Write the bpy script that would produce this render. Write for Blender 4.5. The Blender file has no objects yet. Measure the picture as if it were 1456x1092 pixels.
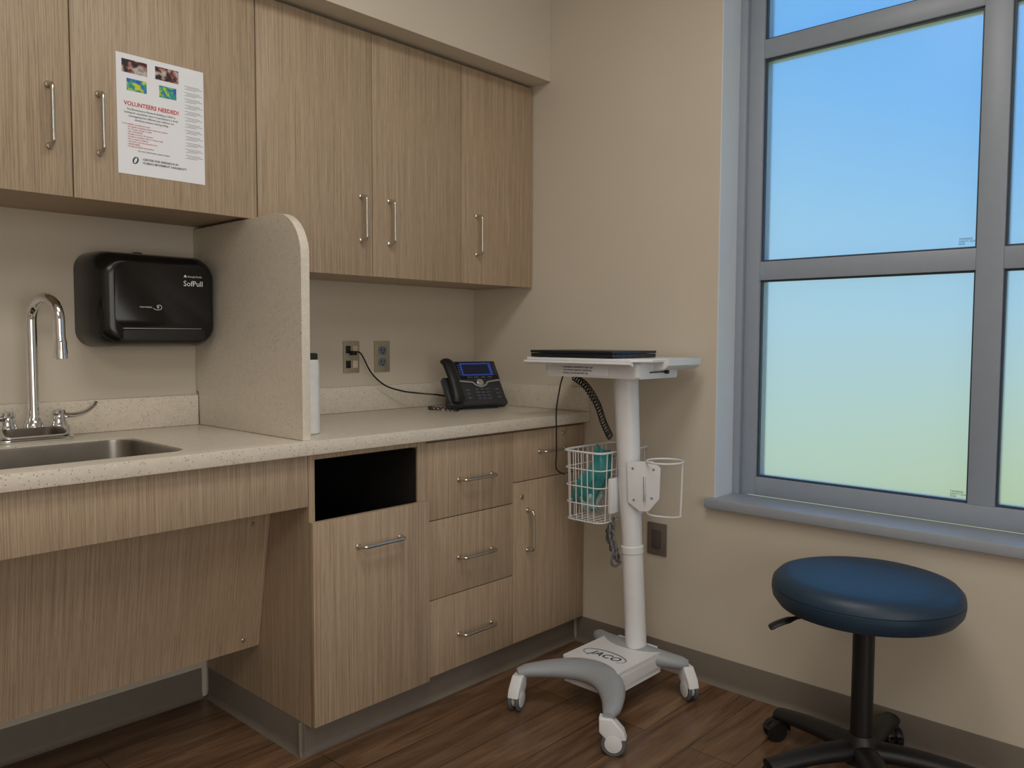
import bpy, bmesh, math, random
from mathutils import Vector, Matrix
random.seed(4)
sc=bpy.context.scene
sc.view_settings.view_transform='Standard'
rad=math.radians
def lin(r,g,b):
    f=lambda c:(c/255/12.92) if c/255<=.04045 else ((c/255+.055)/1.055)**2.4
    return (f(r),f(g),f(b),1)
# ------------------------------------------------------------ materials
def newmat(name):
    m=bpy.data.materials.new(name);m.use_nodes=True
    nt=m.node_tree;return m,nt,nt.nodes['Principled BSDF']
def pos(nt,scale):
    g=nt.nodes.new('ShaderNodeNewGeometry');v=nt.nodes.new('ShaderNodeVectorMath');v.operation='MULTIPLY'
    v.inputs[1].default_value=scale;nt.links.new(g.outputs['Position'],v.inputs[0]);return v.outputs[0]
def noise(nt,vec,scale=1,detail=4,rough=.5,dist=0):
    n=nt.nodes.new('ShaderNodeTexNoise');n.inputs['Scale'].default_value=scale;n.inputs['Detail'].default_value=detail
    n.inputs['Roughness'].default_value=rough;n.inputs['Distortion'].default_value=dist
    if vec: nt.links.new(vec,n.inputs['Vector'])
    return n.outputs['Fac']
def ramp(nt,fac,stops,interp='LINEAR'):
    r=nt.nodes.new('ShaderNodeValToRGB');r.color_ramp.interpolation=interp
    el=r.color_ramp.elements
    while len(el)<len(stops): el.new(.5)
    for e,(p,c) in zip(el,stops): e.position=p;e.color=c
    nt.links.new(fac,r.inputs[0]);return r.outputs[0]
def mix(nt,f,a,b,mode='MIX'):
    n=nt.nodes.new('ShaderNodeMix');n.data_type='RGBA';n.blend_type=mode
    for s,v in ((n.inputs[0],f),(n.inputs[6],a),(n.inputs[7],b)):
        if hasattr(v,'is_output'): nt.links.new(v,s)
        else: s.default_value=v
    return n.outputs[2]
def bump(nt,b,h,strength=.1,dist=.001):
    n=nt.nodes.new('ShaderNodeBump');n.inputs['Strength'].default_value=strength;n.inputs['Distance'].default_value=dist
    nt.links.new(h,n.inputs['Height']);nt.links.new(n.outputs[0],b.inputs['Normal'])
def sc4(c,k): return (c[0]*k,c[1]*k,c[2]*k,1)
def plain(name,c,rough=.5,metal=0,var=.06,scale=30,bmp=0,coat=0,spec=None):
    m,nt,b=newmat(name);f=noise(nt,pos(nt,(scale,)*3),1,3)
    col=ramp(nt,f,[(.3,sc4(c,1-var)),(.7,sc4(c,1+var))])
    nt.links.new(col,b.inputs['Base Color']);b.inputs['Roughness'].default_value=rough;b.inputs['Metallic'].default_value=metal
    if coat: b.inputs['Coat Weight'].default_value=coat
    if spec is not None: b.inputs['Specular IOR Level'].default_value=spec
    if bmp: bump(nt,b,noise(nt,pos(nt,(700,)*3),1,2),bmp,.001)
    return m
def wood(name,k=1.0,ys=1.0):
    m,nt,b=newmat(name)
    f1=noise(nt,pos(nt,(340,340*ys,2.6)),1,5,.65,0)
    f2=noise(nt,pos(nt,(60,60*ys,.3)),1,3,.5,0)
    f3=noise(nt,pos(nt,(560,560*ys,16)),1,3,.6)
    c1=ramp(nt,f1,[(.30,sc4(lin(140,120,99),k)),(.50,sc4(lin(174,153,129),k)),(.70,sc4(lin(192,173,149),k))])
    c2=ramp(nt,f2,[(.30,(.95,.945,.94,1)),(.68,(1.035,1.035,1.035,1))])
    c3=ramp(nt,f3,[(.35,(.70,.68,.66,1)),(.47,(1,1,1,1))])
    c=mix(nt,1.0,c1,c2,'MULTIPLY');c=mix(nt,.65,c,c3,'MULTIPLY')
    nt.links.new(c,b.inputs['Base Color']);b.inputs['Roughness'].default_value=.5
    bump(nt,b,f1,.10,.0006);return m
WOOD=wood('laminate_oak');WOODS=wood('laminate_oak_sloped',1.0,0)
WALL=plain('wall_paint',lin(206,197,182),.75,0,.015,4,.05)
CEIL=plain('ceiling_paint',lin(225,222,215),.8,0,.01)
def solid():
    m,nt,b=newmat('solid_surface')
    v=nt.nodes.new('ShaderNodeTexVoronoi');v.inputs['Scale'].default_value=200
    nt.links.new(pos(nt,(1,1,1)),v.inputs['Vector'])
    s=nt.nodes.new('ShaderNodeSeparateColor');nt.links.new(v.outputs['Color'],s.inputs[0])
    pick=ramp(nt,s.outputs[0],[(.80,(0,0,0,1)),(.82,(1,1,1,1))])
    pick2=ramp(nt,s.outputs[1],[(.89,(0,0,0,1)),(.91,(1,1,1,1))])
    near=ramp(nt,v.outputs['Distance'],[(.28,(1,1,1,1)),(.38,(0,0,0,1))])
    base=ramp(nt,noise(nt,pos(nt,(60,)*3),1,3),[(.3,lin(212,204,190)),(.7,lin(219,211,198))])
    p1=mix(nt,1.0,pick,near,'MULTIPLY');p2=mix(nt,1.0,pick2,near,'MULTIPLY')
    c=mix(nt,p1,base,lin(235,230,220));c=mix(nt,p2,c,lin(168,152,130))
    nt.links.new(c,b.inputs['Base Color']);b.inputs['Roughness'].default_value=.32
    return m
SOLID=solid()
def floor_mat():
    m,nt,b=newmat('vinyl_plank')
    br=nt.nodes.new('ShaderNodeTexBrick');br.inputs['Scale'].default_value=1
    br.inputs['Brick Width'].default_value=1.2;br.inputs['Row Height'].default_value=.15;br.inputs['Mortar Size'].default_value=.0018
    br.inputs['Color1'].default_value=(.76,.76,.76,1);br.inputs['Color2'].default_value=(1.12,1.10,1.08,1);br.inputs['Mortar'].default_value=(.3,.28,.27,1)
    br.offset=.37;nt.links.new(pos(nt,(1,1,1)),br.inputs['Vector'])
    f1=noise(nt,pos(nt,(2.4,24,1)),1,5,.6,.8);f2=noise(nt,pos(nt,(7,150,1)),1,3,.6)
    c1=ramp(nt,f1,[(.28,lin(80,59,43)),(.5,lin(113,86,64)),(.72,lin(142,113,88))])
    c2=ramp(nt,f2,[(.35,(.86,.84,.82,1)),(.58,(1,1,1,1))])
    c=mix(nt,1.0,c1,c2,'MULTIPLY');c=mix(nt,1.0,c,br.outputs['Color'],'MULTIPLY')
    nt.links.new(c,b.inputs['Base Color']);b.inputs['Roughness'].default_value=.30
    bump(nt,b,f1,.05,.001);return m
FLOOR=floor_mat()
BASEM=plain('cove_base_vinyl',lin(120,112,103),.5,0,.03)
ALU=plain('window_aluminium',lin(150,160,174),.4,.0,.02)
SILL=plain('sill_solid',lin(156,163,172),.4,0,.03)
JAMB=plain('jamb_paint_skylit',lin(212,220,230),.7,0,.01)  # white jamb with the blue of the sky light tinted into its colour
NICKEL=plain('brushed_nickel',lin(205,200,190),.28,1,.04)
CHROME=plain('chrome',lin(225,226,228),.09,1,.02)
STEEL=plain('sink_steel',lin(158,154,148),.32,1,.08,15)
PLATE=plain('steel_plate',lin(172,162,142),.4,.35,.04)
BLACKG=plain('black_gloss_plastic',lin(15,16,19),.2,0,.05)
BLACKM=plain('black_matte_plastic',lin(24,24,27),.45,0,.05)
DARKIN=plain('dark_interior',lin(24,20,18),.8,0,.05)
WHITEP=plain('white_powder_coat',lin(226,228,232),.38,0,.015)
GREYP=plain('grey_plastic',lin(156,161,167),.42,0,.02)
WHEEL=plain('caster_grey_rubber',lin(96,100,106),.5,0,.04)
PAPER=plain('white_paper',lin(234,237,244),.7,0,.008)
RED=plain('red_ink',lin(196,48,56),.7)
REDL=plain('light_red_ink',lin(200,84,88),.7)
INK=plain('black_ink',lin(58,60,66),.7)
INKG=plain('grey_ink',lin(125,127,133),.7)
STAMP=plain('etch_ink',lin(70,100,125),.7)
WHITEI=plain('white_ink',lin(220,222,225),.6)
IVORY=plain('ivory_device',lin(205,196,180),.45)
GREYD=plain('grey_device',lin(105,120,136),.4)
BROWND=plain('taupe_plate',lin(116,107,101),.45,.2)
TEAL=plain('teal_wrap',lin(58,142,142),.45,0,.15,50)
TEALL=plain('pale_teal_wrap',lin(170,196,196),.5,0,.1,50)
VINYL=plain('blue_black_vinyl',lin(29,53,74),.46,0,.06,60,.10)
PHONE=plain('charcoal_phone',lin(46,49,55),.42,0,.03)
PHONEB=plain('phone_button',lin(70,74,82),.4)
SILV=plain('silver_plastic',lin(170,172,176),.3,.6)
PORT=plain('port_metal',lin(60,64,70),.4,.4)
LAPT=plain('laptop_black',lin(30,34,42),.35,.2)
PLUGK=plain('cable_black',lin(16,16,18),.45)
CORDG=plain('cable_grey',lin(105,106,110),.5)
BOTW=plain('bottle_white',lin(222,222,220),.35)
def emis(name,c,s):
    m,nt,b=newmat(name)
    f=noise(nt,pos(nt,(40,)*3),1,2);col=ramp(nt,f,[(.3,sc4(c,.75)),(.7,c)])
    nt.links.new(col,b.inputs['Base Color']);nt.links.new(col,b.inputs['Emission Color']);b.inputs['Emission Strength'].default_value=s;return m
SCREEN=emis('lit_screen',lin(42,70,160),.25)
SCRP=emis('screen_panel',lin(14,22,52),.1)
SCRK=plain('screen_dark',lin(12,14,26),.1)
def frosted():
    m=bpy.data.materials.new('frosted_glass');m.use_nodes=True;nt=m.node_tree;nt.nodes.clear()
    o=nt.nodes.new('ShaderNodeOutputMaterial');g=nt.nodes.new('ShaderNodeBsdfGlass');t=nt.nodes.new('ShaderNodeBsdfTranslucent');mx=nt.nodes.new('ShaderNodeMixShader')
    g.inputs['Roughness'].default_value=.28;g.inputs['IOR'].default_value=1.3;g.inputs['Color'].default_value=(.97,.98,.98,1)
    f=noise(nt,pos(nt,(600,)*3),1,2);c=ramp(nt,f,[(.3,(.88,.92,.94,1)),(.7,(.93,.96,.97,1))]);nt.links.new(c,t.inputs['Color'])
    mx.inputs[0].default_value=.12
    nt.links.new(g.outputs[0],mx.inputs[1]);nt.links.new(t.outputs[0],mx.inputs[2]);nt.links.new(mx.outputs[0],o.inputs[0]);return m
FROST=frosted()
# ------------------------------------------------------------ mesh helpers
WM={}
def attach(o,p):
    WM[o.name]=o.location.copy()
    o.parent=p;o.location=WM[o.name]-WM.get(p.name,p.location)
def finish(name,me,mat,parent=None,label=None,category=None,group=None,kind=None,smooth=True,M=None):
    if M is not None: me.transform(M)
    if smooth:
        for p in me.polygons: p.use_smooth=True
        me.set_sharp_from_angle(angle=rad(38))
    xs=[v.co for v in me.vertices]
    c=Vector([(min(v[i] for v in xs)+max(v[i] for v in xs))/2 for i in range(3)])
    if not parent and kind is None: c.z=min(v.z for v in xs)
    me.transform(Matrix.Translation(-c))
    o=bpy.data.objects.new(name,me);sc.collection.objects.link(o);o.location=c
    for m in (mat if isinstance(mat,(list,tuple)) else [mat]): me.materials.append(m)
    if parent: attach(o,parent)
    else: WM[o.name]=c.copy()
    for k,v in (('label',label),('category',category),('group',group),('kind',kind)):
        if v: o[k]=v
    return o
def thing(name,loc,label,category,group=None):
    e=bpy.data.objects.new(name,None);e.empty_display_size=.05;e.location=loc;sc.collection.objects.link(e)
    e['label']=label;e['category']=category
    if group:e['group']=group
    WM[e.name]=Vector(loc);return e
def bm2me(bm):
    bmesh.ops.recalc_face_normals(bm,faces=bm.faces);me=bpy.data.meshes.new('m');bm.to_mesh(me);bm.free();return me
def addbox(bm,x0,x1,y0,y1,z0,z1,bev=0,seg=2):
    vs=[bm.verts.new((x,y,z)) for x in (x0,x1) for y in (y0,y1) for z in (z0,z1)]
    f=[(0,1,3,2),(4,6,7,5),(0,4,5,1),(2,3,7,6),(0,2,6,4),(1,5,7,3)]
    fs=[bm.faces.new([vs[i] for i in q]) for q in f]
    if bev:
        es=list({e for q in fs for e in q.edges});bmesh.ops.bevel(bm,geom=es,offset=bev,segments=seg,profile=.5,affect='EDGES')
def box(name,b,mat,bev=0,seg=2,**k):
    bm=bmesh.new();addbox(bm,*b,bev,seg);return finish(name,bm2me(bm),mat,**k)
def boxes(name,bs,mat,bev=0,**k):
    bm=bmesh.new()
    for b in bs: 
        t=bmesh.new();addbox(t,*b,bev);me=bm2me(t);bm.from_mesh(me)
    return finish(name,bm2me(bm),mat,**k)
def addsweep(bm,pts,rs,n=10,up=(0,0,1),closed=False,cap=True):
    pts=[Vector(p) for p in pts];N=len(pts)
    if not isinstance(rs,list): rs=[rs]*N
    rs=[r if isinstance(r,tuple) else (r,r) for r in rs]
    rings=[];u=Vector(up)
    for i,p in enumerate(pts):
        if closed: t=(pts[(i+1)%N]-pts[i-1]).normalized()
        else: t=(pts[min(i+1,N-1)]-pts[max(i-1,0)]).normalized()
        if i==0 and abs(t.dot(u))>.95: u=Vector((1,0,0)) if abs(t.x)<.9 else Vector((0,1,0))
        u=(u-t*u.dot(t))
        if u.length<1e-6: u=t.orthogonal()
        u.normalize();s=t.cross(u)
        w,h=rs[i]
        rings.append([bm.verts.new(p+s*(w*math.cos(a))+u*(h*math.sin(a))) for a in [2*math.pi*j/n for j in range(n)]])
    for i in range(N if closed else N-1):
        a=rings[i];b=rings[(i+1)%N]
        for j in range(n): bm.faces.new((a[j],a[(j+1)%n],b[(j+1)%n],b[j]))
    if cap and not closed: bm.faces.new(rings[0]);bm.faces.new(list(reversed(rings[-1])))
def sweep(name,pts,rs,mat,n=10,up=(0,0,1),closed=False,**k):
    bm=bmesh.new();addsweep(bm,pts,rs,n,up,closed);return finish(name,bm2me(bm),mat,**k)
def smoothp(pts,k=6):
    pts=[Vector(p) for p in pts];out=[];N=len(pts)
    for i in range(N-1):
        p0,p1,p2,p3=pts[max(i-1,0)],pts[i],pts[i+1],pts[min(i+2,N-1)]
        for j in range(k):
            t=j/k;out.append(.5*((2*p1)+(p2-p0)*t+(2*p0-5*p1+4*p2-p3)*t*t+(3*p1-p0-3*p2+p3)*t**3))
    out.append(pts[-1]);return out
def addlathe(bm,c,prof,n=40,axis='z'):
    c=Vector(c);rings=[]
    for r,h in prof:
        ring=[]
        for j in range(n):
            a=2*math.pi*j/n;x,y=r*math.cos(a),r*math.sin(a)
            v={'z':(x,y,h),'y':(x,h,y),'x':(h,x,y)}[axis]
            ring.append(bm.verts.new(c+Vector(v)))
        rings.append(ring)
    for a,b in zip(rings,rings[1:]):
        for j in range(n): bm.faces.new((a[j],a[(j+1)%n],b[(j+1)%n],b[j]))
    bm.faces.new(rings[0]);bm.faces.new(rings[-1])
def lathe(name,c,prof,mat,n=40,axis='z',**k):
    bm=bmesh.new();addlathe(bm,c,prof,n,axis);return finish(name,bm2me(bm),mat,**k)
def rrect(x0,x1,y0,y1,r,n=6):
    out=[]
    for cx,cy,a0 in ((x1-r,y1-r,0),(x0+r,y1-r,90),(x0+r,y0+r,180),(x1-r,y0+r,270)):
        for i in range(n+1):
            a=rad(a0+90*i/n);out.append((cx+r*math.cos(a),cy+r*math.sin(a)))
    return out
def addprism(bm,poly,axis,a,b,bev=0,seg=3,both=True):
    def P(u,v,w): return {'x':(w,u,v),'y':(u,w,v),'z':(u,v,w)}[axis]
    A=[bm.verts.new(P(u,v,a)) for u,v in poly];B=[bm.verts.new(P(u,v,b)) for u,v in poly]
    fa=bm.faces.new(A);fb=bm.faces.new(B);n=len(poly)
    for i in range(n): bm.faces.new((A[i],A[(i+1)%n],B[(i+1)%n],B[i]))
    if bev:
        es=list(fa.edges)+(list(fb.edges) if both else [])
        bmesh.ops.bevel(bm,geom=es,offset=bev,segments=seg,profile=.5,affect='EDGES')
def prism(name,poly,axis,a,b,mat,bev=0,seg=3,both=True,**k):
    bm=bmesh.new();addprism(bm,poly,axis,a,b,bev,seg,both);return finish(name,bm2me(bm),mat,**k)
def textmesh(s,size,M,align='LEFT',ext=.0003,shear=0,xs=1,off=0):
    cu=bpy.data.curves.new('t','FONT');cu.body=s;cu.size=size;cu.extrude=ext;cu.align_x=align;cu.resolution_u=2;cu.shear=shear;cu.offset=off
    o=bpy.data.objects.new('t',cu);sc.collection.objects.link(o)
    dg=bpy.context.evaluated_depsgraph_get();dg.update()
    me=bpy.data.meshes.new_from_object(o.evaluated_get(dg));bpy.data.objects.remove(o);bpy.data.curves.remove(cu)
    me.transform(Matrix.Diagonal((xs,1,1,1)));me.transform(M);return me
def joinme(ms):
    bm=bmesh.new()
    for m in ms: bm.from_mesh(m)
    me=bpy.data.meshes.new('m');bm.to_mesh(me);bm.free();return me
FY=lambda x,y,z: Matrix.Translation((x,y,z))@Matrix.Rotation(rad(90),4,'X')
FX=lambda x,y,z: Matrix.Translation((x,y,z))@Matrix.Rotation(rad(-90),4,'Z')@Matrix.Rotation(rad(90),4,'X')
# ------------------------------------------------------------ ROOM
S=dict(kind='structure')
H=2.78;XL=-4.3;YF=-4.7
box('floor',(XL-.2,.0,YF-.2,.0,-.15,0),FLOOR,**S)
box('ceiling',(XL-.2,.25,YF-.2,.2,H,H+.15),CEIL,**S)
box('wall_back',(XL-.2,.25,0,.2,-.15,H),WALL,**S)
box('wall_left',(XL-.2,XL,YF-.2,0,-.15,H),WALL,**S)
box('wall_front',(XL,.25,YF-.2,YF,-.15,H),WALL,**S)
Y0,Y1,Z0,Z1=-2.73,-1.178,.622,2.62
boxes('wall_right',[(0,.25,Y1,0,-.15,H),(0,.25,YF,Y0,-.15,H),(0,.25,Y0,Y1,-.15,Z0),(0,.25,Y0,Y1,Z1,H)],WALL,**S)
prism('trim_1',[(-.434,2.203),(-.001,2.203),(-.001,H-.001),(-.434,H-.001)],'x',XL+.001,-.001,WALL,**S)
box('trim_2',(.001,.138,Y1-.004,Y1,.65,Z1),JAMB,**S)
box('trim_3',(-.032,.14,Y0,Y1+.022,.617,.650),SILL,bev=.004,**S)
CP=[(0,0),(.016,0),(.008,.006),(.004,.02),(.004,.093),(.002,.0995),(0,.0995)]
prism('baseboard_right',[(-u,v) for u,v in CP],'y',YF,-.589,BASEM,**S)
def cove_y(name,a,b,face): prism(name,[(face-u,v) for u,v in CP],'x',a,b,BASEM,**S)
cove_y('baseboard_back',XL,-1.262,0)
# window
win=thing('window_1',(.18,(Y0+Y1)/2,.65),'tall grey aluminium window with frosted panes','window')
del win['category'];win['kind']='structure'
cols=[(-1.92,-1.258),(-2.652,-1.99)];rows=[(.714,1.395),(1.458,2.14),(2.203,2.56)]
fr=[(.14,.215,Y1-.08,Y1,.65,Z1),(.14,.215,Y0,-2.652,.65,Z1),(.14,.215,-1.99,-1.92,.714,2.56),
    (.14,.215,-2.652,-1.258,.65,.714),(.14,.215,-2.652,-1.258,2.56,Z1)]
for a,b in ((1.395,1.458),(2.14,2.203)):
    for c in cols: fr.append((.142,.215,c[0],c[1],a,b))
boxes('window_frame',fr,ALU,bev=.0015,parent=win)
boxes('glazing_gasket',[q for c in cols for r in rows for q in
   ((.152,.1645,c[0],c[0]+.006,r[0],r[1]),(.152,.1645,c[1]-.006,c[1],r[0],r[1]),(.1525,.1645,c[0]+.006,c[1]-.006,r[0],r[0]+.006),(.1525,.1645,c[0]+.006,c[1]-.006,r[1]-.006,r[1]))],
   plain('gasket_black',lin(60,70,84),.5),parent=win)
box('window_stop',(.118,.14,Y1-.03,Y1-.004,.65,Z1),ALU,bev=.001,parent=win)
for c in cols:
    for r in rows:
        box('glass_pane',(.165,.171,c[0]-.02,c[1]+.02,r[0]-.02,r[1]+.02),FROST,smooth=False,parent=win)
ms=[]
for zz in (1.470,.724):
    for i in range(3): ms.append(textmesh(('TEMPERED','SAFETY GLASS','ANSI')[i],.0078,FX(.1638,-1.868,zz+.016-i*.0072)))
finish('etched_stamp',joinme(ms),STAMP,parent=win,smooth=False)
# ------------------------------------------------------------ handles
def handle(parent,p,q,off=.032,r=.0052):
    p=Vector(p);q=Vector(q);d=(q-p).normalized();o=Vector((0,-off,0))
    L=.012
    pts=[p,p+o*.55,p+o*.86+d*.004,p+o+d*L,p+o+d*(L+.02),q+o-d*(L+.02),q+o-d*L,q+o*.86-d*.004,q+o*.55,q]
    bm=bmesh.new();addsweep(bm,smoothp(pts,4),r,10,up=(.3,.2,1))
    for a in (p,q):addlathe(bm,a,[(.0085,-.0005),(.0085,-.004),(.006,-.006)],12,'y')
    return finish('handle',bm2me(bm),NICKEL,parent=parent,label='brushed nickel bar handle')
G=.0015
UF=-.344
def carcass(x0,x1,y0,y1,z0,z1,tl=.018,tr=.018):
    e=.0006
    return [(x0,x0+tl,y0,y1,z0,z1),(x1-tr,x1,y0,y1,z0,z1),(x0+tl+e,x1-tr-e,y0+e,y1-e,z0+e,z0+.018),
            (x0+tl+e,x1-tr-e,y0+e,y1-e,z1-.016,z1-e),(x0+tl+e,x1-tr-e,y1-.012,y1-e,z0+.019,z1-.017)]
def upper(x0,x1,z0,doors,label):
    c=thing('wall_cabinet',((x0+x1)/2,-.17,z0),label,'cabinet','laminate wall cabinets above the counter')
    boxes('body',carcass(x0,x1,-.322,-.001,z0+.004,2.2),WOOD,parent=c)
    for (a,b,hx,h0,h1) in doors:
        d=box('door',(a+G,b-G,UF,-.3235,z0,2.192),WOOD,bev=.001,parent=c)
        handle(d,(hx,UF,h0),(hx,UF,h1))
    return c
upper(-2.237,-1.2295,1.542,[(-2.237,-1.733,-1.785,1.659,1.806),(-1.733,-1.2295,-1.669,1.661,1.808)],'light oak laminate wall cabinet with two doors above the sink')
upper(-1.2285,-.402,1.398,[(-1.2285,-.808,-.855,1.513,1.656),(-.808,-.402,-.738,1.511,1.654)],'light oak laminate double-door wall cabinet above the phone counter')
upper(-.4015,-.003,1.398,[(-.4015,-.003,-.322,1.508,1.651)],'light oak laminate single-door wall cabinet in the corner')
# ------------------------------------------------------------ base cabinets
BF=-.62;CT=.872
gb='laminate base cabinets under the counter'
tc=thing('base_cabinet',(-1.03,-.31,0),'light oak laminate waste cabinet with open slot above door','cabinet',gb)
x0,x1=-1.245,-.817
boxes('body',carcass(x0,x1,-.62,-.012,.10,CT,.02,.035),WOOD,parent=tc)
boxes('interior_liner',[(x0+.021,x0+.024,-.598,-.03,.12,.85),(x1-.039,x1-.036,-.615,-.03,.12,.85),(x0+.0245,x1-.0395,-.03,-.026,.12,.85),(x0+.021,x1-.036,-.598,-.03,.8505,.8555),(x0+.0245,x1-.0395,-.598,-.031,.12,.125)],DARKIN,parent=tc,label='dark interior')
d=box('door',(x0,x1-.004,-.640,-.6215,.104,.683),WOOD,bev=.001,parent=tc)
handle(d,(-1.095,-.640,.592),(-.940,-.640,.592))
dc=thing('base_cabinet',(-.61,-.31,0),'light oak laminate base cabinet with three drawers','cabinet',gb)
boxes('body',carcass(-.8155,-.4125,-.601,-.012,.10,CT),WOOD,parent=dc)
for z0,z1,hz in ((.613,.862,.731),(.355,.610,.473),(.104,.352,.215)):
    d=box('drawer',(-.8145,-.4135,BF,-.6015,z0,z1),WOOD,bev=.001,parent=dc)
    handle(d,(-.676,BF,hz),(-.522,BF,hz))
rc=thing('base_cabinet',(-.2,-.31,0),'light oak laminate corner base cabinet with drawer over door','cabinet',gb)
boxes('body',carcass(-.4115,-.003,-.601,-.012,.10,CT),WOOD,parent=rc)
d=box('drawer',(-.4105,-.005,BF,-.6015,.685,.862),WOOD,bev=.001,parent=rc)
handle(d,(-.272,BF,.783),(-.130,BF,.783))
lathe('lock',(-.135,BF,.838),[(.008,-.0005),(.008,-.002),(.007,-.003)],NICKEL,16,'y',parent=d)
d=box('door',(-.4105,-.005,BF,-.6015,.104,.682),WOOD,bev=.001,parent=rc)
handle(d,(-.337,BF,.432),(-.337,BF,.577))
lathe('lock',(-.365,BF,.628),[(.009,-.0005),(.009,-.002),(.008,-.003)],NICKEL,16,'y',parent=d)
box('trim_4',(-1.241,-.003,-.5705,-.012,0,.099),BASEM,**S)
cove_y('baseboard_toe_front',-1.256,-.004,-.571)
prism('baseboard_toe_side',[(-1.2415-u,v) for u,v in CP],'y',-.587,-.018,BASEM,**S)
# sink enclosure
sk=thing('sink_cabinet',(-1.92,-.4,0),'light oak laminate sink enclosure with sloped knee panel','cabinet')
box('apron_panel',(-2.6,-1.2465,-.62,-.601,.727,CT-.001),WOOD,bev=.001,parent=sk)
box('end_panel',(-2.62,-2.601,-.62,-.018,0,CT-.001),WOOD,bev=.001,parent=sk)
prism('access_panel',[(-.425,.70),(-.345,.265),(-.327,.268),(-.405,.71),(-.36,.868),(-.38,.868)],'x',-2.6,-1.2465,WOODS,parent=sk,smooth=False)
for z in (.655,.295):
    t=(z-.265)/(.70-.265);y=-.345-.08*t
    lathe('screw',(-1.30,y-.0008,z),[(.006,.002),(.006,-.001),(.004,-.003)],NICKEL,12,'y',parent=sk)
# ------------------------------------------------------------ countertop
def boolcut(me,cutme):
    a=bpy.data.objects.new('a',me);b=bpy.data.objects.new('b',cutme);sc.collection.objects.link(a);sc.collection.objects.link(b)
    md=a.modifiers.new('b','BOOLEAN');md.object=b;md.operation='DIFFERENCE';md.solver='EXACT'
    dg=bpy.context.evaluated_depsgraph_get();dg.update();r=bpy.data.meshes.new_from_object(a.evaluated_get(dg))
    bpy.data.objects.remove(a);bpy.data.objects.remove(b);return r
bm=bmesh.new();addbox(bm,-2.62,-.001,-.645,-.001,CT+.0005,.911,.003,2);me=bm2me(bm)
SX0,SX1,SY0,SY1=-2.28,-1.556,-.572,-.185
bm=bmesh.new();addprism(bm,rrect(SX0,SX1,SY0,SY1,.05),'z',.8,1.0);me=boolcut(me,bm2me(bm))
ct=finish('countertop',me,SOLID,label='speckled beige solid-surface countertop over the base cabinets',category='countertop')
BS=dict(category='backsplash',group='solid-surface splashes along the counter')
box('backsplash',(-1.2335,-.001,-.021,-.0005,.9115,1.008),SOLID,bev=.002,label='speckled beige backsplash behind the phone counter',**BS)
box('backsplash',(-2.62,-1.2635,-.021,-.0005,.9115,1.008),SOLID,bev=.002,label='speckled beige backsplash behind the sink',**BS)
box('backsplash',(-.020,-.0005,-.640,-.0215,.9115,1.004),SOLID,bev=.002,label='speckled beige side splash against the window wall',**BS)
r=.125;yF=-.622;zT=1.54
poly=[(-.0225,.9115),(-.0225,1.02),(-.001,1.02),(-.001,zT),(yF+r,zT)]+[(yF+r-r*math.sin(rad(a)),zT-r+r*math.cos(rad(a))) for a in range(10,91,8)]+[(yF,zT-r-.001),(yF,.9115)]
prism('divider_panel',poly,'x',-1.262,-1.2355,SOLID,bev=.003,label='speckled beige solid-surface divider with rounded corner on the countertop',category='divider panel')
# sink basin
sink=thing('sink',((SX0+SX1)/2,(SY0+SY1)/2,.70),'stainless steel sink set into the countertop','sink')
bm=bmesh.new();rings=[]
for ins,z,rr in ((.0008,.9065,.05),(.0035,.9065,.05),(.0045,.900,.05),(.005,.75,.05),(.012,.725,.06),(.03,.708,.07),(.06,.702,.08),(.15,.699,.03)):
    rings.append([bm.verts.new((x,y,z)) for x,y in rrect(SX0+ins,SX1-ins,SY0+ins,SY1-ins,rr)])
for a,b in zip(rings,rings[1:]):
    n=len(a)
    for j in range(n): bm.faces.new((a[j],a[(j+1)%n],b[(j+1)%n],b[j]))
bm.faces.new(rings[-1])
finish('basin',bm2me(bm),STEEL,parent=sink)
lathe('drain',(-1.92,-.38,.700),[(.045,0),(.045,.003),(.03,.002),(.02,.0)],CHROME,24,parent=sink)
# faucet
fx,fy=-1.767,-.105
fa=thing('faucet',(fx,fy,.911),'chrome gooseneck faucet with two wing lever handles','faucet')
bm=bmesh.new()
addprism(bm,rrect(fx-.098,fx+.098,fy-.034,fy+.034,.032),'z',.9112,.921,.002)
addprism(bm,rrect(fx-.088,fx+.088,fy-.027,fy+.027,.024),'z',.9212,.951,.009,4,False)
finish('base_cover',bm2me(bm),CHROME,parent=fa)
dx,dy=.25,-.968
rc_=.062
sp=[(fx,fy,.94),(fx,fy,1.0),(fx,fy,1.10),(fx,fy,1.20),(fx,fy,1.235)]
for a in range(15,181,15):
    s=rc_*(1-math.cos(rad(a)));sp.append((fx+dx*s,fy+dy*s,1.235+rc_*math.sin(rad(a))))
ex,ey=fx+dx*2*rc_,fy+dy*2*rc_
sp+=[(ex,ey,1.20),(ex+dx*.003,ey+dy*.003,1.175)]
sweep('spout',sp,.0138,CHROME,16,up=(1,.2,0),parent=fa)
lathe('aerator',(ex+dx*.003,ey+dy*.003,1.135),[(.013,0),(.0165,.002),(.0165,.022),(.015,.028),(.015,.045),(.0138,.05)],CHROME,20,parent=fa)
lathe('collar',(fx,fy,.945),[(.024,0),(.024,.012),(.018,.02),(.0155,.03)],CHROME,20,parent=fa)
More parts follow.
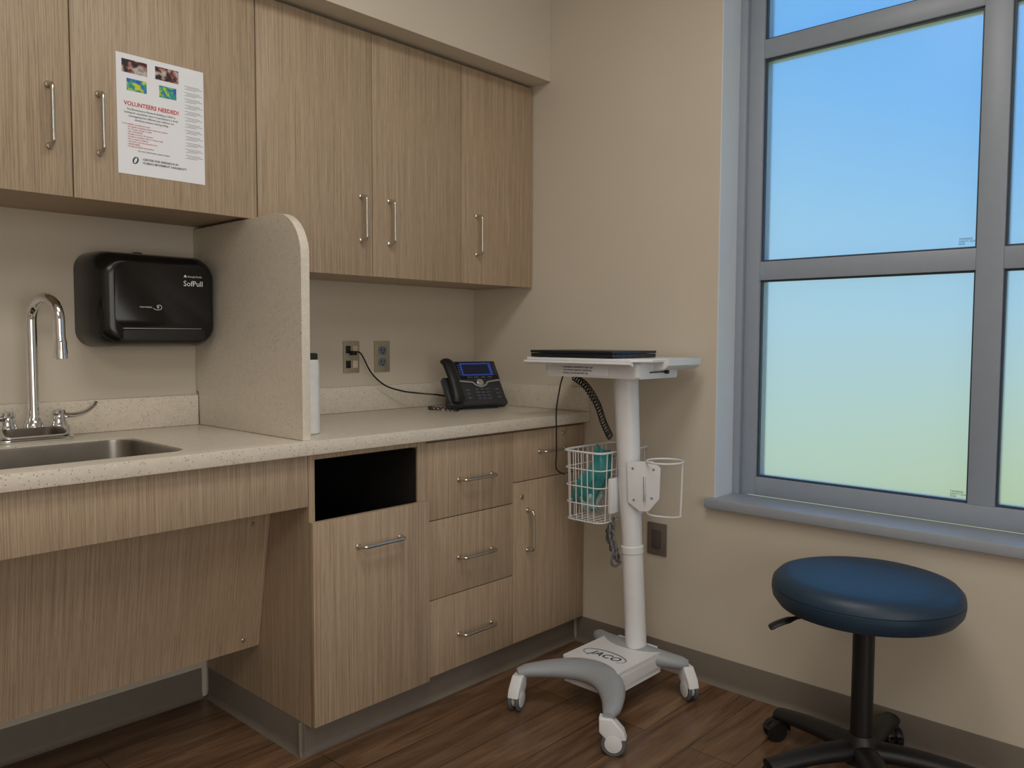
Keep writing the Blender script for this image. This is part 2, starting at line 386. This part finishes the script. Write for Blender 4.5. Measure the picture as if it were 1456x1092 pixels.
for s in (-1,1):
    hx=fx+s*.062
    lathe('handle_hub',(hx,fy,.935),[(.022,0),(.022,.02),(.018,.028),(.016,.043),(.019,.048),(.017,.057),(.005,.061)],CHROME,20,parent=fa)
    pts=smoothp([(hx,fy,.980),(hx+s*.03,fy-.01,.977),(hx+s*.06,fy-.018,.984),(hx+s*.082,fy-.022,1.000),(hx+s*.09,fy-.023,1.012)],5)
    n=len(pts)
    sweep('wing_lever',pts,[(.010+.011*math.sin(math.pi*i/(n-1))*(.4+i/n),.008-.002*i/n) for i in range(n)],CHROME,12,parent=fa)
# ------------------------------------------------------------ dispenser
dp=thing('towel_dispenser',(-1.46,-.08,1.16),'glossy black paper towel dispenser mounted on the wall above the sink','towel dispenser')
A0,A1=-1.622,-1.2665
K=1.10
bm=bmesh.new();rings=[]
for y,ins,rr in ((-.001,.0,.05),(-.05,0,.05),(-.085,.002,.05),(-.110,.007,.052),(-.128,.015,.055),(-.140,.026,.055),(-.148,.040,.05),(-.152,.056,.04),(-.153,.072,.03)):
    rings.append([bm.verts.new((x,y*K,z)) for x,z in rrect(A0+ins*.8,A1-ins*.35,1.164+ins*.35,1.440-ins*.55,rr,8)])
for a,b in zip(rings,rings[1:]):
    n=len(a)
    for j in range(n): bm.faces.new((a[j],a[(j+1)%n],b[(j+1)%n],b[j]))
bm.faces.new(rings[0]);bm.faces.new(rings[-1])
finish('housing',bm2me(bm),BLACKG,parent=dp)
Y_=-.153*K
prism('front_cover',rrect(A0+.048,A1-.026,1.224,1.404,.03,6),'y',Y_-.0012,Y_+.013,BLACKG,bev=.001,parent=dp)
prism('paper_mouth',rrect(A0+.070,A1-.045,1.184,1.214,.008,4),'y',Y_-.0008,Y_+.013,BLACKM,bev=.0005,parent=dp)
box('tear_bar',(A0+.070,A1-.055,Y_-.0016,Y_,1.2175,1.2195),SILV,bev=.0005,parent=dp)
lathe('key_latch',(-1.46,-.05,1.437),[(.016,0),(.016,.006),(.012,.009)],BLACKM,16,parent=dp)
yl=Y_-.0017
finish('brand_lettering',joinme([textmesh('SofPull',.0225,FY(-1.376,yl,1.346)),textmesh('Georgia-Pacific',.0072,FY(-1.362,yl,1.372))]),WHITEI,parent=dp,smooth=False)
bm=bmesh.new();addprism(bm,[(-1.375,1.372),(-1.364,1.372),(-1.3695,1.380)],'y',yl-.0003,yl+.0003)
finish('brand_mark',bm2me(bm),WHITEI,parent=dp,smooth=False)
hxo=.008
bm=bmesh.new()
addsweep(bm,smoothp([((x+1.462)*.8-1.462+hxo,yl,(z-1.28)*.8+1.28) for x,z in ((-1.478,1.276),(-1.466,1.271),(-1.452,1.272),(-1.447,1.28),(-1.452,1.288),(-1.462,1.287),(-1.464,1.284),(-1.456,1.282),(-1.464,1.279),(-1.457,1.277))],4),.0007,6)
finish('hand_icon',bm2me(bm),WHITEI,parent=dp)
finish('paddle_lettering',textmesh('PUSH PADDLE',.0056,FY(-1.505,yl,1.278)),WHITEI,parent=dp,smooth=False)
# ------------------------------------------------------------ poster
py=UF-.0012
po=thing('poster',(-1.507,py,1.619),'white study recruitment flyer with red heading taped to cabinet door','poster')
PX0,PX1,PZ0,PZ1=-1.624,-1.390,1.619,1.927
PW,PH=PX1-PX0,PZ1-PZ0
box('paper_sheet',(PX0,PX1,py,py+.0006,PZ0,PZ1),PAPER,parent=po)
def P(u,v): return PX0+u*PW,PZ1-v*PH
def T(s,u,v,size,al='LEFT',xs=1,off=0):
    x,z=P(u,v);return textmesh(s,size,FY(x,py-.0004,z),al,.0002,0,xs,off)
finish('heading',T('VOLUNTEERS NEEDED!',.385,.425,.0150,'CENTER',.93,.0003),RED,parent=po,smooth=False)
lines=['The Biomechanics Research Building at UNO is','looking for wheelchair users to participate in a study','investigating how different seat cushions can','distribute pressure during sitting.']
tm=[T(l,.38,.462+i*.028,.0070,'CENTER',.95) for i,l in enumerate(lines)]
tm+=[T('For more information, please contact:',.40,.80,.0055,'CENTER'),T('CENTER FOR RESEARCH IN',.27,.868,.0078,off=.0001),T('HUMAN MOVEMENT VARIABILITY',.27,.898,.0078,off=.0001)]
finish('paragraph_print',joinme(tm),INK,parent=po,smooth=False)
bl=['To be eligible, participants must:','- be capable of giving written informed consent','- be 19 years of age or older','- use a wheelchair','- be able to sit for 30 minutes','- be able to transfer with or without help','- have a stable condition','- not have a current pressure sore','- speak English','- be able to follow instructions']
finish('bullet_print',joinme([T(b,.05 if i==0 else .10,.585+i*.0205,.0056) for i,b in enumerate(bl)]),REDL,parent=po,smooth=False)
bm=bmesh.new()
for g in range(12):
    for k in range(3):
        x,z=P(.77 if k!=1 else .80,.155+g*.055+k*.013)
        addbox(bm,x,x+PW*(.18 if k!=2 else .14),py-.0005,py-.0001,z-.0009,z)
t_=finish('tear_off_print',bm2me(bm),INKG,parent=po,smooth=False);t_['kind']='stuff'
def patch(name,u0,v0,u1,v1,mat,d=.0004):
    a,c=P(u0,v0);b,e=P(u1,v1)
    return box(name,(a,b,py-d,py-.00005,e,c),mat,parent=po,smooth=False)
def picmat(name,stops,s):
    m,nt,b=newmat(name);f=noise(nt,pos(nt,(s,)*3),1,2,.5,.5);nt.links.new(ramp(nt,f,stops),b.inputs['Base Color']);b.inputs['Roughness'].default_value=.6;return m
PIC=picmat('printed_photo',[(.42,lin(30,27,29)),(.48,lin(66,52,54)),(.52,lin(150,52,46)),(.58,lin(150,132,124)),(.70,lin(190,186,188))],62)
MAPM=picmat('printed_pressure_map',[(.38,lin(60,80,190)),(.46,lin(40,140,170)),(.54,lin(60,170,110)),(.64,lin(210,210,60))],60)
patch('photo_print',.06,.045,.34,.155,PIC);patch('photo_print',.43,.045,.70,.155,PIC)
patch('map_print',.11,.20,.33,.30,MAPM);patch('map_print',.47,.20,.67,.30,MAPM)
x,z=P(.19,.877)
bm=bmesh.new();addsweep(bm,[(x+.0058*math.cos(a)+.0025*math.sin(a),py-.0004,z+.0085*math.sin(a)) for a in [i*math.pi/8 for i in range(16)]],[.0010+.0010*abs(math.cos(i*math.pi/8)) for i in range(16)],6,closed=True,up=(0,1,0))
finish('logo_print',bm2me(bm),INK,parent=po)
# ------------------------------------------------------------ outlets
def plate(name,x0,x1,z0,z1,label,kindm):
    e=thing(name,((x0+x1)/2,-.003,z0),label,'outlet')
    box('cover_plate',(x0,x1,-.006,-.0005,z0,z1),PLATE,bev=.002,parent=e)
    cx=(x0+x1)/2;cz=(z0+z1)/2
    if kindm:
        for s in (-1,1):
            so=prism('socket',rrect(cx-.019,cx+.019,cz+s*.0225-.016,cz+s*.0225+.016,.012,5),'y',-.0085,-.006,GREYD,bev=.0006,parent=e)
            for q in ((cx-.009,cx-.0055,-.0088,-.0083,cz+s*.0225-.003,cz+s*.0225+.008),(cx+.0055,cx+.009,-.0088,-.0083,cz+s*.0225-.003,cz+s*.0225+.008),(cx-.003,cx+.003,-.0088,-.0083,cz+s*.0225-.012,cz+s*.0225-.006)):
                box('slot',q,DARKIN,parent=so)
    else:
        for s in (-1,1):
            for t in (-1,1):
                box('jack',(cx+t*.016-.011,cx+t*.016+.011,-.008,-.006,cz+s*.028-.014,cz+s*.028+.014),BLACKM if (t<0) else IVORY,bev=.0006,parent=e)
    return e
plate('data_outlet',-.688,-.615,1.060,1.180,'stainless steel data plate on the wall above the counter',0)
plate('power_outlet',-.543,-.468,1.060,1.180,'stainless steel duplex power outlet with grey sockets',1)
ph_m=Matrix.Translation((-.355,-.235,.9118))@Matrix.Rotation(rad(-14),4,'Z')
cab=smoothp([(-.655,-.009,1.135),(-.655,-.035,1.140),(-.635,-.045,1.130),(-.59,-.045,1.06),(-.53,-.05,1.01),(-.46,-.07,.985),(-.40,-.09,.975),(-.34,-.13,.968),(-.29,-.13,.96)],6)
cb=thing('phone_cable',(-.655,-.02,1.135),'black network cable plugged into the wall plate','cable')
sweep('cord',cab,.0032,PLUGK,8,parent=cb)
box('plug',(-.664,-.646,-.034,-.0085,1.127,1.143),PLUGK,bev=.002,parent=cb)
# ------------------------------------------------------------ phone
ph=thing('desk_phone',(-.23,-.22,.911),'charcoal desk phone with lit blue screen on the countertop','telephone')
def phb(name,b,mat,bev=.002,M=ph_m,par=None,**k):
    bm=bmesh.new();addbox(bm,*b,bev);return finish(name,bm2me(bm),mat,parent=par or ph,M=M,**k)
W=.262
tilt=rad(56)
FM=ph_m@Matrix.Translation((0,0,.0275))@Matrix.Rotation(tilt,4,'X')
bm=bmesh.new();addprism(bm,[(.005,.0),(.15,.0),(.15,.03),(.095,.125),(.075,.12)],'x',.06,W-.04);finish('stand',bm2me(bm),PHONE,parent=ph,M=ph_m)
phb('body',(0,W,0,.118,-.026,0),PHONE,.004,FM)
phb('screen_housing',(.066,W,.096,.190,-.028,.004),PHONE,.004,FM)
phb('base_lip',(0,W,-.012,.012,-.03,.004),PHONE,.004,FM)
phb('display_bezel',(.074,W-.008,.104,.184,.003,.0055),SCRK,.001,FM)
phb('display',(.090,W-.026,.120,.180,.0052,.0062),SCREEN,0,FM)
phb('display_window',(.098,W-.040,.126,.172,.0060,.0066),SCRP,0,FM)
for s in (0,1):
    for i in range(5): phb('line_button',(.077 if s==0 else W-.020,.087 if s==0 else W-.010,.122+i*.011,.129+i*.011,.0054,.007),PHONEB,.0005,FM)
for i in range(4): phb('soft_button',(.108+i*.032,.128+i*.032,.108,.115,.0054,.007),PHONEB,.0005,FM)
bm=bmesh.new();addsweep(bm,smoothp([(.070,.098,.003),(.10,.094,.003),(.128,.090,.003),(.140,.078,.003),(.163,.070,.003),(.186,.078,.003),(.198,.090,.003),(.226,.094,.003),(W-.004,.098,.003)],5),(.0040,.002),8,up=(0,0,1))
finish('silver_band',bm2me(bm),SILV,parent=ph,M=FM)
bm=bmesh.new();addlathe(bm,(.163,.090,-.001),[(.016,0),(.016,.005),(.012,.007)],20)
finish('navigation_pad',bm2me(bm),SILV,parent=ph,M=FM)
for r_ in range(4):
    for c_ in range(3): phb('key',(.128+c_*.024,.147+c_*.024,.010+r_*.0140,.021+r_*.0140,-.001,.003),PHONEB,.001,FM)
for i in range(3):
    phb('function_key',(.085,.105,.014+i*.018,.026+i*.018,-.001,.002),PHONEB,.001,FM);phb('function_key',(.222,.242,.014+i*.018,.026+i*.018,-.001,.002),PHONEB,.001,FM)
hp=[(.030,.000,.014),(.030,.012,.022),(.030,.03,.024),(.030,.06,.026),(.030,.10,.028),(.030,.14,.026),(.030,.17,.022),(.030,.184,.012)]
bm=bmesh.new();addsweep(bm,smoothp(hp,4),[(.022+.004*abs(math.cos(math.pi*i/28)),.014) for i in range(29)],14,up=(0,0,1))
finish('handset',bm2me(bm),BLACKM,parent=ph,M=FM)
hx=[]
for i in range(140):
    t=i/139;a=t*2*math.pi*15;bx=-.40-.03*math.sin(t*3.1)+.06*t;by=-.23+.06*math.sin(t*6)
    hx.append((bx,by+.006*math.cos(a),.9205+.006*math.sin(a)))
sweep('coiled_cord',hx,.0018,PLUGK,6,parent=ph)
# ------------------------------------------------------------ bottle
bt=thing('bottle',(-1.160,-.49,.911),'white bottle with black cap standing behind the divider','bottle')
lathe('bottle_body',(-1.160,-.49,.9115),[(.030,0),(.0345,.004),(.0345,.205),(.032,.218)],BOTW,32,parent=bt)
lathe('cap',(-1.160,-.49,1.1295),[(.030,0),(.030,.015),(.026,.019)],BLACKM,32,parent=bt)
# ------------------------------------------------------------ wall plate
wp=thing('wall_outlet_box',(-.01,-.955,.409),'taupe electrical plate low on the window wall','outlet')
box('cover_plate',(-.008,-.0005,-.995,-.915,.409,.527),BROWND,bev=.003,parent=wp)
box('receptacle',(-.012,-.0078,-.973,-.937,.435,.501),plain('dark_receptacle',lin(84,78,75),.4),bev=.003,parent=wp)
# ------------------------------------------------------------ CART
CY=-.985
ca=thing('computer_cart',(-.33,CY,0),'white rolling medical computer cart with wire basket and grey caster base','cart')
cb0=Vector((-.212,-1.011,.12));ct0=Vector((-.233,-.967,1.085))
L=lambda t:cb0.lerp(ct0,t)
cu=Vector((0,1,0))
sweep('lower_column',[L(0),L(.02),L(.37)],[(.036,.036)]*3,WHITEP,28,up=cu,parent=ca)
sweep('column_collar',[L(.36),L(.363),L(.385),L(.388)],[.036,.0385,.0385,.036],WHITEP,28,up=cu,parent=ca)
sweep('upper_column',[L(.37),L(.5),L(.8),L(1)],[(.034,.034),(.036,.036),(.041,.041),(.043,.043)],WHITEP,28,up=cu,parent=ca)
bm=bmesh.new();addprism(bm,rrect(-.475,-.165,-1.10,-.875,.035),'z',.078,.146,.022,7)
finish('base_deck',bm2me(bm),WHITEP,parent=ca)
finish('logo_lettering',textmesh('JACO',.046,Matrix.Translation((-.37,-.930,.1463))@Matrix.Rotation(rad(-90),4,'Z'),'LEFT',.0004,.25,1,.0005),INK,parent=ca,smooth=False)
bm=bmesh.new();N=34
addsweep(bm,[(-.355+.036*math.cos(rad(-150+i*8.5)),-.982-.082*math.sin(rad(-150+i*8.5)),.1463) for i in range(N)],[(.0006+.0030*math.sin(math.pi*i/(N-1)),.0006) for i in range(N)],6)
finish('logo_swoosh',bm2me(bm),INKG,parent=ca)
def cres(p,q,bx,wm=.030):
    p=Vector(p);q=Vector(q);pts=[]
    for i in range(25):
        t=i/24;b=p.lerp(q,t);k=math.sin(math.pi*t)
        pts.append(Vector((b.x+(bx-b.x)*k**.8,b.y,.112+.014*k)))
    rs=[(.023+wm*math.sin(math.pi*i/24),.018+.014*math.sin(math.pi*i/24)) for i in range(25)]
    rs[0]=(.016,.012);rs[-1]=(.016,.012)
    return pts,rs
pl,rs=cres((-.59,-.805,0),(-.64,-1.205,0),-.450,.032);sweep('leg_bracket',pl,rs,GREYP,18,parent=ca)
pl,rs=cres((-.125,-.79,0),(-.15,-1.175,0),-.215,.024);sweep('leg_bracket',pl,rs,GREYP,18,parent=ca)
def caster(par,x,y,ang,r=.036,w=.011,hm=WHITEP,wm=WHEEL,top=.108):
    c=bpy.data.objects.new('caster',None);c.location=(x,y,0);sc.collection.objects.link(c);attach(c,par)
    M=Matrix.Translation((x,y,0))@Matrix.Rotation(ang,4,'Z')
    for s in (-1,1):
        bm=bmesh.new();addlathe(bm,(.022,s*.0125,r),[(r*.6,-w*.5),(r*.96,-w*.5),(r,-w*.3),(r,w*.3),(r*.96,w*.5),(r*.6,w*.5)],28,'y')
        finish('wheel',bm2me(bm),wm,parent=c,M=M)
    bm=bmesh.new()
    addlathe(bm,(.022,0,r),[(r*.66,-.0195),(r*.70,-.019),(r*.70,.019),(r*.66,.0195)],20,'y')
    addprism(bm,[(-.020,top),(.018,top),(.05,top-.034),(.058,r+.014),(.040,r+.012),(.022,r+.010),(.0,r+.010),(-.02,top-.04)],'y',-.0185,.0185,.004)
    finish('fork',bm2me(bm),hm,parent=c,M=M)
    return c
caster(ca,-.59,-.815,rad(200));caster(ca,-.635,-1.195,rad(-60));caster(ca,-.155,-1.17,rad(-120));caster(ca,-.13,-.80,rad(40))
# tray
TY0,TY1,TX0,TX1=-1.135,-.62,-.375,-.035
poly=[(TX0,TY0+.05),(TX0+.05,TY0),(TX1-.02,TY0+.01),(TX1,TY0+.03),(TX1,TY1-.03),(TX1-.03,TY1),(TX0+.03,TY1),(TX0,TY1-.03)]
prism('work_surface',poly,'z',1.118,1.129,WHITEP,bev=.003,parent=ca)
prism('work_surface_lip',[(TX0-.012,1.112),(TX0+.006,1.104),(TX0+.01,1.110),(TX0+.004,1.118),(TX0-.01,1.119)],'y',TY0+.045,TY1-.025,WHITEP,parent=ca)
bm=bmesh.new()
addprism(bm,[(TY0-.016,1.131),(TY0-.014,1.108),(TY0+.004,1.094),(TY0+.08,1.086),(TY0+.08,1.117),(TY0,1.122)],'x',TX0+.12,TX1-.02,.002)
finish('mouse_shelf',bm2me(bm),WHITEP,parent=ca)
bm=bmesh.new();addprism(bm,rrect(TX0+.035,TX1-.06,-1.09,-.70,.015),'z',1.064,1.1165,.008)
finish('under_tray_housing',bm2me(bm),WHITEP,parent=ca)
box('instruction_label',(TX0+.0335,TX0+.0352,-.97,-.78,1.070,1.104),PAPER,parent=ca)
lb=[textmesh(s,.0085,FX(TX0+.0330,-.785,1.094-i*.010)) for i,s in enumerate(('WARNING: MAXIMUM LOAD ON','THE WORK SURFACE. READ ALL','INSTRUCTIONS BEFORE USE'))]
finish('label_print',joinme(lb),INK,parent=ca,smooth=False)
box('adjustment_lever',(TX0+.10,TX0+.19,-1.094,-1.0905,1.083,1.087),BLACKM,parent=ca)
lathe('knob',(TX0+.19,-1.094,1.085),[(.007,0),(.007,-.01),(.005,-.012)],BLACKM,14,'y',parent=ca)
# laptop
lp=thing('laptop',(-.25,-.84,1.129),'closed black laptop lying on the cart tray','laptop')
lbs=prism('laptop_base',rrect(-.375,-.125,-1.022,-.662,.012),'z',1.1305,1.143,LAPT,bev=.002,parent=lp)
prism('laptop_lid',rrect(-.377,-.124,-1.023,-.661,.012),'z',1.1445,1.153,LAPT,bev=.002,parent=lp)
for i in range(4): box('port',(-.33+i*.035,-.315+i*.035,-1.0228,-1.0215,1.134,1.139),PORT,parent=lbs)
# basket
bk=bpy.data.objects.new('wire_basket',None);bk.location=(-.16,-.845,.57);sc.collection.objects.link(bk);attach(bk,ca);bk['label']='white wire basket'
bx0,bx1,by0,by1,bz0,bz1=-.307,-.012,-.925,-.755,.565,.805
bm=bmesh.new()
def loop(z,ins=0,r=.0022):
    addsweep(bm,[(x,y,z) for x,y in rrect(bx0+ins,bx1-ins,by0+ins,by1-ins,.03,4)],r,8,closed=True)
loop(bz1,0,.0038);loop(.745,.002);loop(.685,.004);loop(.625,.006);loop(bz0,.008)
for i in range(9):
    x=bx0+.035+i*(bx1-bx0-.07)/8
    addsweep(bm,[(x,by0,bz1),(x,by0+.008,bz0),(x,by1-.008,bz0),(x,by1,bz1)],.0018,6,up=(1,0,0))
for i in range(5):
    y=by0+.035+i*(by1-by0-.07)/4
    addsweep(bm,[(bx0,y,bz1),(bx0+.008,y,bz0),(bx1-.008,y,bz0),(bx1,y,bz1)],.0018,6,up=(0,1,0))
finish('basket_wires',bm2me(bm),WHITEP,parent=bk)
box('mounting_plate',(-.275,-.18,-.945,-.930,.60,.72),WHITEP,bev=.003,parent=bk)
pk=thing('wipes_packet',(-.22,-.84,.57),'muted teal soft packet slumped in the wire basket','packet')
def pouch(w,h,t,nx=14,nz=18,bend=.03,wr=1):
    bm=bmesh.new()
    for s in (-1,1):
        g=[]
        for i in range(nx+1):
            row=[]
            for j in range(nz+1):
                u=i/nx*2-1;v=j/nz*2-1
                k=((1-u**4)*(1-v**6))**.6 if abs(u)<1 and abs(v)<1 else 0
                yy=s*(t/2*k+.0006)+wr*(.006*math.sin(6*u+4*v)+.004*math.sin(11*v+5*u))+bend*v*v
                row.append(bm.verts.new((u*w/2*(1-.12*v)+.008*math.sin(5*v),yy,v*h/2+.006*math.sin(5*u))))
            g.append(row)
        for i in range(nx):
            for j in range(nz): bm.faces.new((g[i][j],g[i+1][j],g[i+1][j+1],g[i][j+1]))
    bmesh.ops.remove_doubles(bm,verts=bm.verts,dist=.0013);return bm2me(bm)
M=Matrix.Translation((-.235,-.840,.700))@Matrix.Rotation(rad(-48),4,'Z')@Matrix.Rotation(rad(26),4,'Y')@Matrix.Rotation(rad(8),4,'X')
finish('packet_body',pouch(.085,.22,.022),TEAL,parent=pk,M=M)
M2=Matrix.Translation((-.220,-.825,.640))@Matrix.Rotation(rad(-48),4,'Z')@Matrix.Rotation(rad(12),4,'Y')
finish('packet_fold',pouch(.07,.12,.022),TEALL,parent=pk,M=M2)
# holder bracket
hb=bpy.data.objects.new('accessory_holder',None);hb.location=(-.24,-1.05,.6);sc.collection.objects.link(hb);attach(hb,ca);hb['label']='white shield bracket with open wire holder'
sx=-.262
poly=[(-1.000,.785),(-1.085,.792),(-1.112,.772),(-1.110,.67),(-1.075,.625),(-1.045,.622),(-1.005,.65)]
HM=Matrix.Translation((-.255,-1.02,0))@Matrix.Rotation(rad(20),4,'Z')@Matrix.Translation((.255,1.02,0))
shp=prism('shield_plate',poly,'x',sx-.004,sx,WHITEP,bev=.0012,parent=hb,M=HM)
for y,z in ((-1.02,.765),(-1.09,.765),(-1.025,.66),(-1.085,.67),(-1.06,.71)): lathe('screw',(sx-.004,y,z),[(.004,.0),(.004,-.0015),(.002,-.002)],SILV,10,'x',parent=shp,M=HM)
sweep('latch',smoothp([(sx-.006,-1.06,.74),(sx-.011,-1.063,.69),(sx-.012,-1.062,.66)],4),.0035,SILV,8,up=(1,0,0),parent=hb,M=HM)
bm=bmesh.new()
cx,cy=-.215,-1.115
addsweep(bm,[(cx+.062*math.cos(a),cy+.058*math.sin(a),.792) for a in [2*math.pi*i/32 for i in range(32)]],.0034,8,closed=True)
for a0 in (-75,):
    ca_,sa_=math.cos(rad(a0)),math.sin(rad(a0))
    addsweep(bm,smoothp([(cx+.062*ca_,cy+.058*sa_,.792),(cx+.061*ca_,cy+.057*sa_,.72),(cx+.058*ca_,cy+.054*sa_,.63),(cx+.052*ca_,cy+.048*sa_,.612),(cx+.015*ca_,cy+.01,.606),(cx-.012,cy+.055,.612),(cx-.015,cy+.06,.64)],5),.0032,8,up=(1,.1,0))
finish('wire_holder',bm2me(bm),WHITEP,parent=hb)
# cables
co=[]
ppts=smoothp([(-.30,-.80,1.062),(-.295,-.85,1.03),(-.285,-.89,.97),(-.27,-.905,.91),(-.245,-.915,.86)],30)
for i in range(len(ppts)*3-2):
    t=i/3;p=ppts[int(t)].lerp(ppts[min(int(t)+1,len(ppts)-1)],t-int(t));a=i*2*math.pi*24/(len(ppts)*3)
    co.append(p+Vector((.007*math.sin(a),.0095*math.cos(a),.0095*math.sin(a))))
sweep('coiled_cable',co,.0026,PLUGK,6,parent=ca,label='black coiled cable')
sweep('hanging_cable',smoothp([(-.31,-.76,1.064),(-.325,-.76,1.03),(-.335,-.752,.95),(-.33,-.748,.88),(-.325,-.745,.80),(-.33,-.75,.74),(-.31,-.77,.72)],8),.0026,PLUGK,8,parent=ca,label='thin black cable')
co=[]
for i in range(260):
    t=i/259;a=t*2*math.pi*10
    p=Vector((-.235+.010*math.sin(a*.5),-.925+.016*math.sin(t*5),.56-.13*t))
    co.append(p+Vector((.016*math.cos(a),.022*math.cos(a)*math.sin(t*3+.4),.018*math.sin(a))))
sweep('power_cord',co,.0045,CORDG,8,parent=ca,label='grey bundled power cord')
# ------------------------------------------------------------ STOOL
sx,sy=-.278,-1.782
st=thing('stool',(sx,sy,0),'round dark blue vinyl stool on black five-star caster base','stool')
dz=.014
lathe('seat_cushion',(sx,sy,dz),[(.10,.452),(.19,.455),(.222,.463),(.236,.482),(.239,.498),(.2388,.5085),(.2368,.5100),(.2388,.5115),(.236,.526),(.222,.541),(.195,.549),(.12,.552),(.02,.553)],VINYL,72,parent=st)
lathe('seat_pan',(sx,sy,dz),[(.03,.425),(.09,.432),(.10,.4515)],BLACKM,40,parent=st)
lathe('gas_lift',(sx,sy,dz),[(.028,.10),(.028,.425)],BLACKM,28,parent=st)
lathe('hub',(sx,sy,0),[(.034,.05),(.047,.055),(.047,.095),(.036,.12),(.031,.13)],BLACKM,28,parent=st)
lp_=[(sx-.02,sy+.03,.447),(sx-.075,sy+.12,.443),(sx-.10,sy+.155,.433),(sx-.12,sy+.185,.419),(sx-.135,sy+.205,.405)]
sweep('height_lever',smoothp(lp_,4),[(.007,.005)]*8+[(.012,.006)]+[(.018,.007)]*7+[(.012,.005)],BLACKM,10,parent=st)
R0=.265
for k in range(5):
    a=rad(74+72*k);dxy=Vector((math.cos(a),math.sin(a),0))
    c0=Vector((sx,sy,0))
    pts=smoothp([c0+dxy*.02+Vector((0,0,.085)),c0+dxy*.1+Vector((0,0,.088)),c0+dxy*.19+Vector((0,0,.082)),c0+dxy*(R0+.012)+Vector((0,0,.070))],5)
    n=len(pts);sweep('leg',pts,[(.038-.012*i/n,.026-.008*i/n) for i in range(n)],BLACKM,14,parent=st)
    p=c0+dxy*R0
    caster(st,p.x,p.y,a+rad(70+37*k),r=.029,w=.018,hm=BLACKM,wm=BLACKM,top=.066)
# ------------------------------------------------------------ LIGHTS
def area(loc,sx_,sy_,e,col,rot=(0,0,0),nm='ceiling_lamp'):
    l=bpy.data.lights.new(nm,'AREA');l.shape='RECTANGLE';l.size=sx_;l.size_y=sy_;l.energy=e;l.color=col
    o=bpy.data.objects.new(nm,l);o.location=loc;o.rotation_euler=rot;sc.collection.objects.link(o);return o
area((-1.5,-1.7,H-.03),1.2,.6,18,(1,.94,.86))
area((-3.0,-3.0,H-.03),1.2,1.2,21,(1,.94,.86))
area((-2.6,YF+.05,1.25),2.2,2.0,29,(1,.97,.92),(rad(90),0,0),'front_fill_light')  # added fill lamp at the front wall to brighten the room, no doorway there
w=bpy.data.worlds.new('sky');sc.world=w;w.use_nodes=True;nt=w.node_tree
bg=nt.nodes['Background'];tc_=nt.nodes.new('ShaderNodeTexCoord');sp_=nt.nodes.new('ShaderNodeSeparateXYZ')
nt.links.new(tc_.outputs['Generated'],sp_.inputs[0])
# sky clears and the garden gets greener towards one side of the view outside
k1=nt.nodes.new('ShaderNodeMath');k1.operation='MULTIPLY_ADD';k1.inputs[1].default_value=-2.0;k1.inputs[2].default_value=1.85;k1.use_clamp=False
nt.links.new(sp_.outputs['Y'],k1.inputs[0])
k2=nt.nodes.new('ShaderNodeClamp');k2.inputs['Min'].default_value=.85;k2.inputs['Max'].default_value=1.6;nt.links.new(k1.outputs[0],k2.inputs[0])
k3=nt.nodes.new('ShaderNodeMath');k3.operation='MULTIPLY';nt.links.new(sp_.outputs['Z'],k3.inputs[0]);nt.links.new(k2.outputs[0],k3.inputs[1])
mr=nt.nodes.new('ShaderNodeMapRange');mr.inputs[1].default_value=-1;mr.inputs[2].default_value=1;nt.links.new(k3.outputs[0],mr.inputs[0])
col=ramp(nt,mr.outputs[0],[(.0,(.36,.46,.18,1)),(.36,(.42,.52,.26,1)),(.44,(.42,.56,.46,1)),(.515,(.35,.56,.68,1)),(.585,(.25,.51,.77,1)),(.67,(.13,.40,.82,1)),(1,(.08,.30,.80,1))])
nt.links.new(col,bg.inputs[0]);bg.inputs[1].default_value=1.28
# ------------------------------------------------------------ CAMERA
f,pit,yaw,roll=1147.6,rad(3.321),rad(42.818),rad(.201)
F=Vector((math.cos(yaw)*math.cos(pit),math.sin(yaw)*math.cos(pit),-math.sin(pit)))
R=Vector((math.sin(yaw),-math.cos(yaw),0));U=R.cross(F)
R2=R*math.cos(roll)+U*math.sin(roll);U2=U*math.cos(roll)-R*math.sin(roll)
cam=bpy.data.cameras.new('camera');cam.sensor_width=36;cam.lens=f*36/1456;cam.clip_start=.02
co_=bpy.data.objects.new('camera',cam);sc.collection.objects.link(co_)
m=Matrix((R2,U2,-F)).transposed().to_4x4();m.translation=Vector((-2.483,-2.532,1.197));co_.matrix_world=m
sc.camera=co_
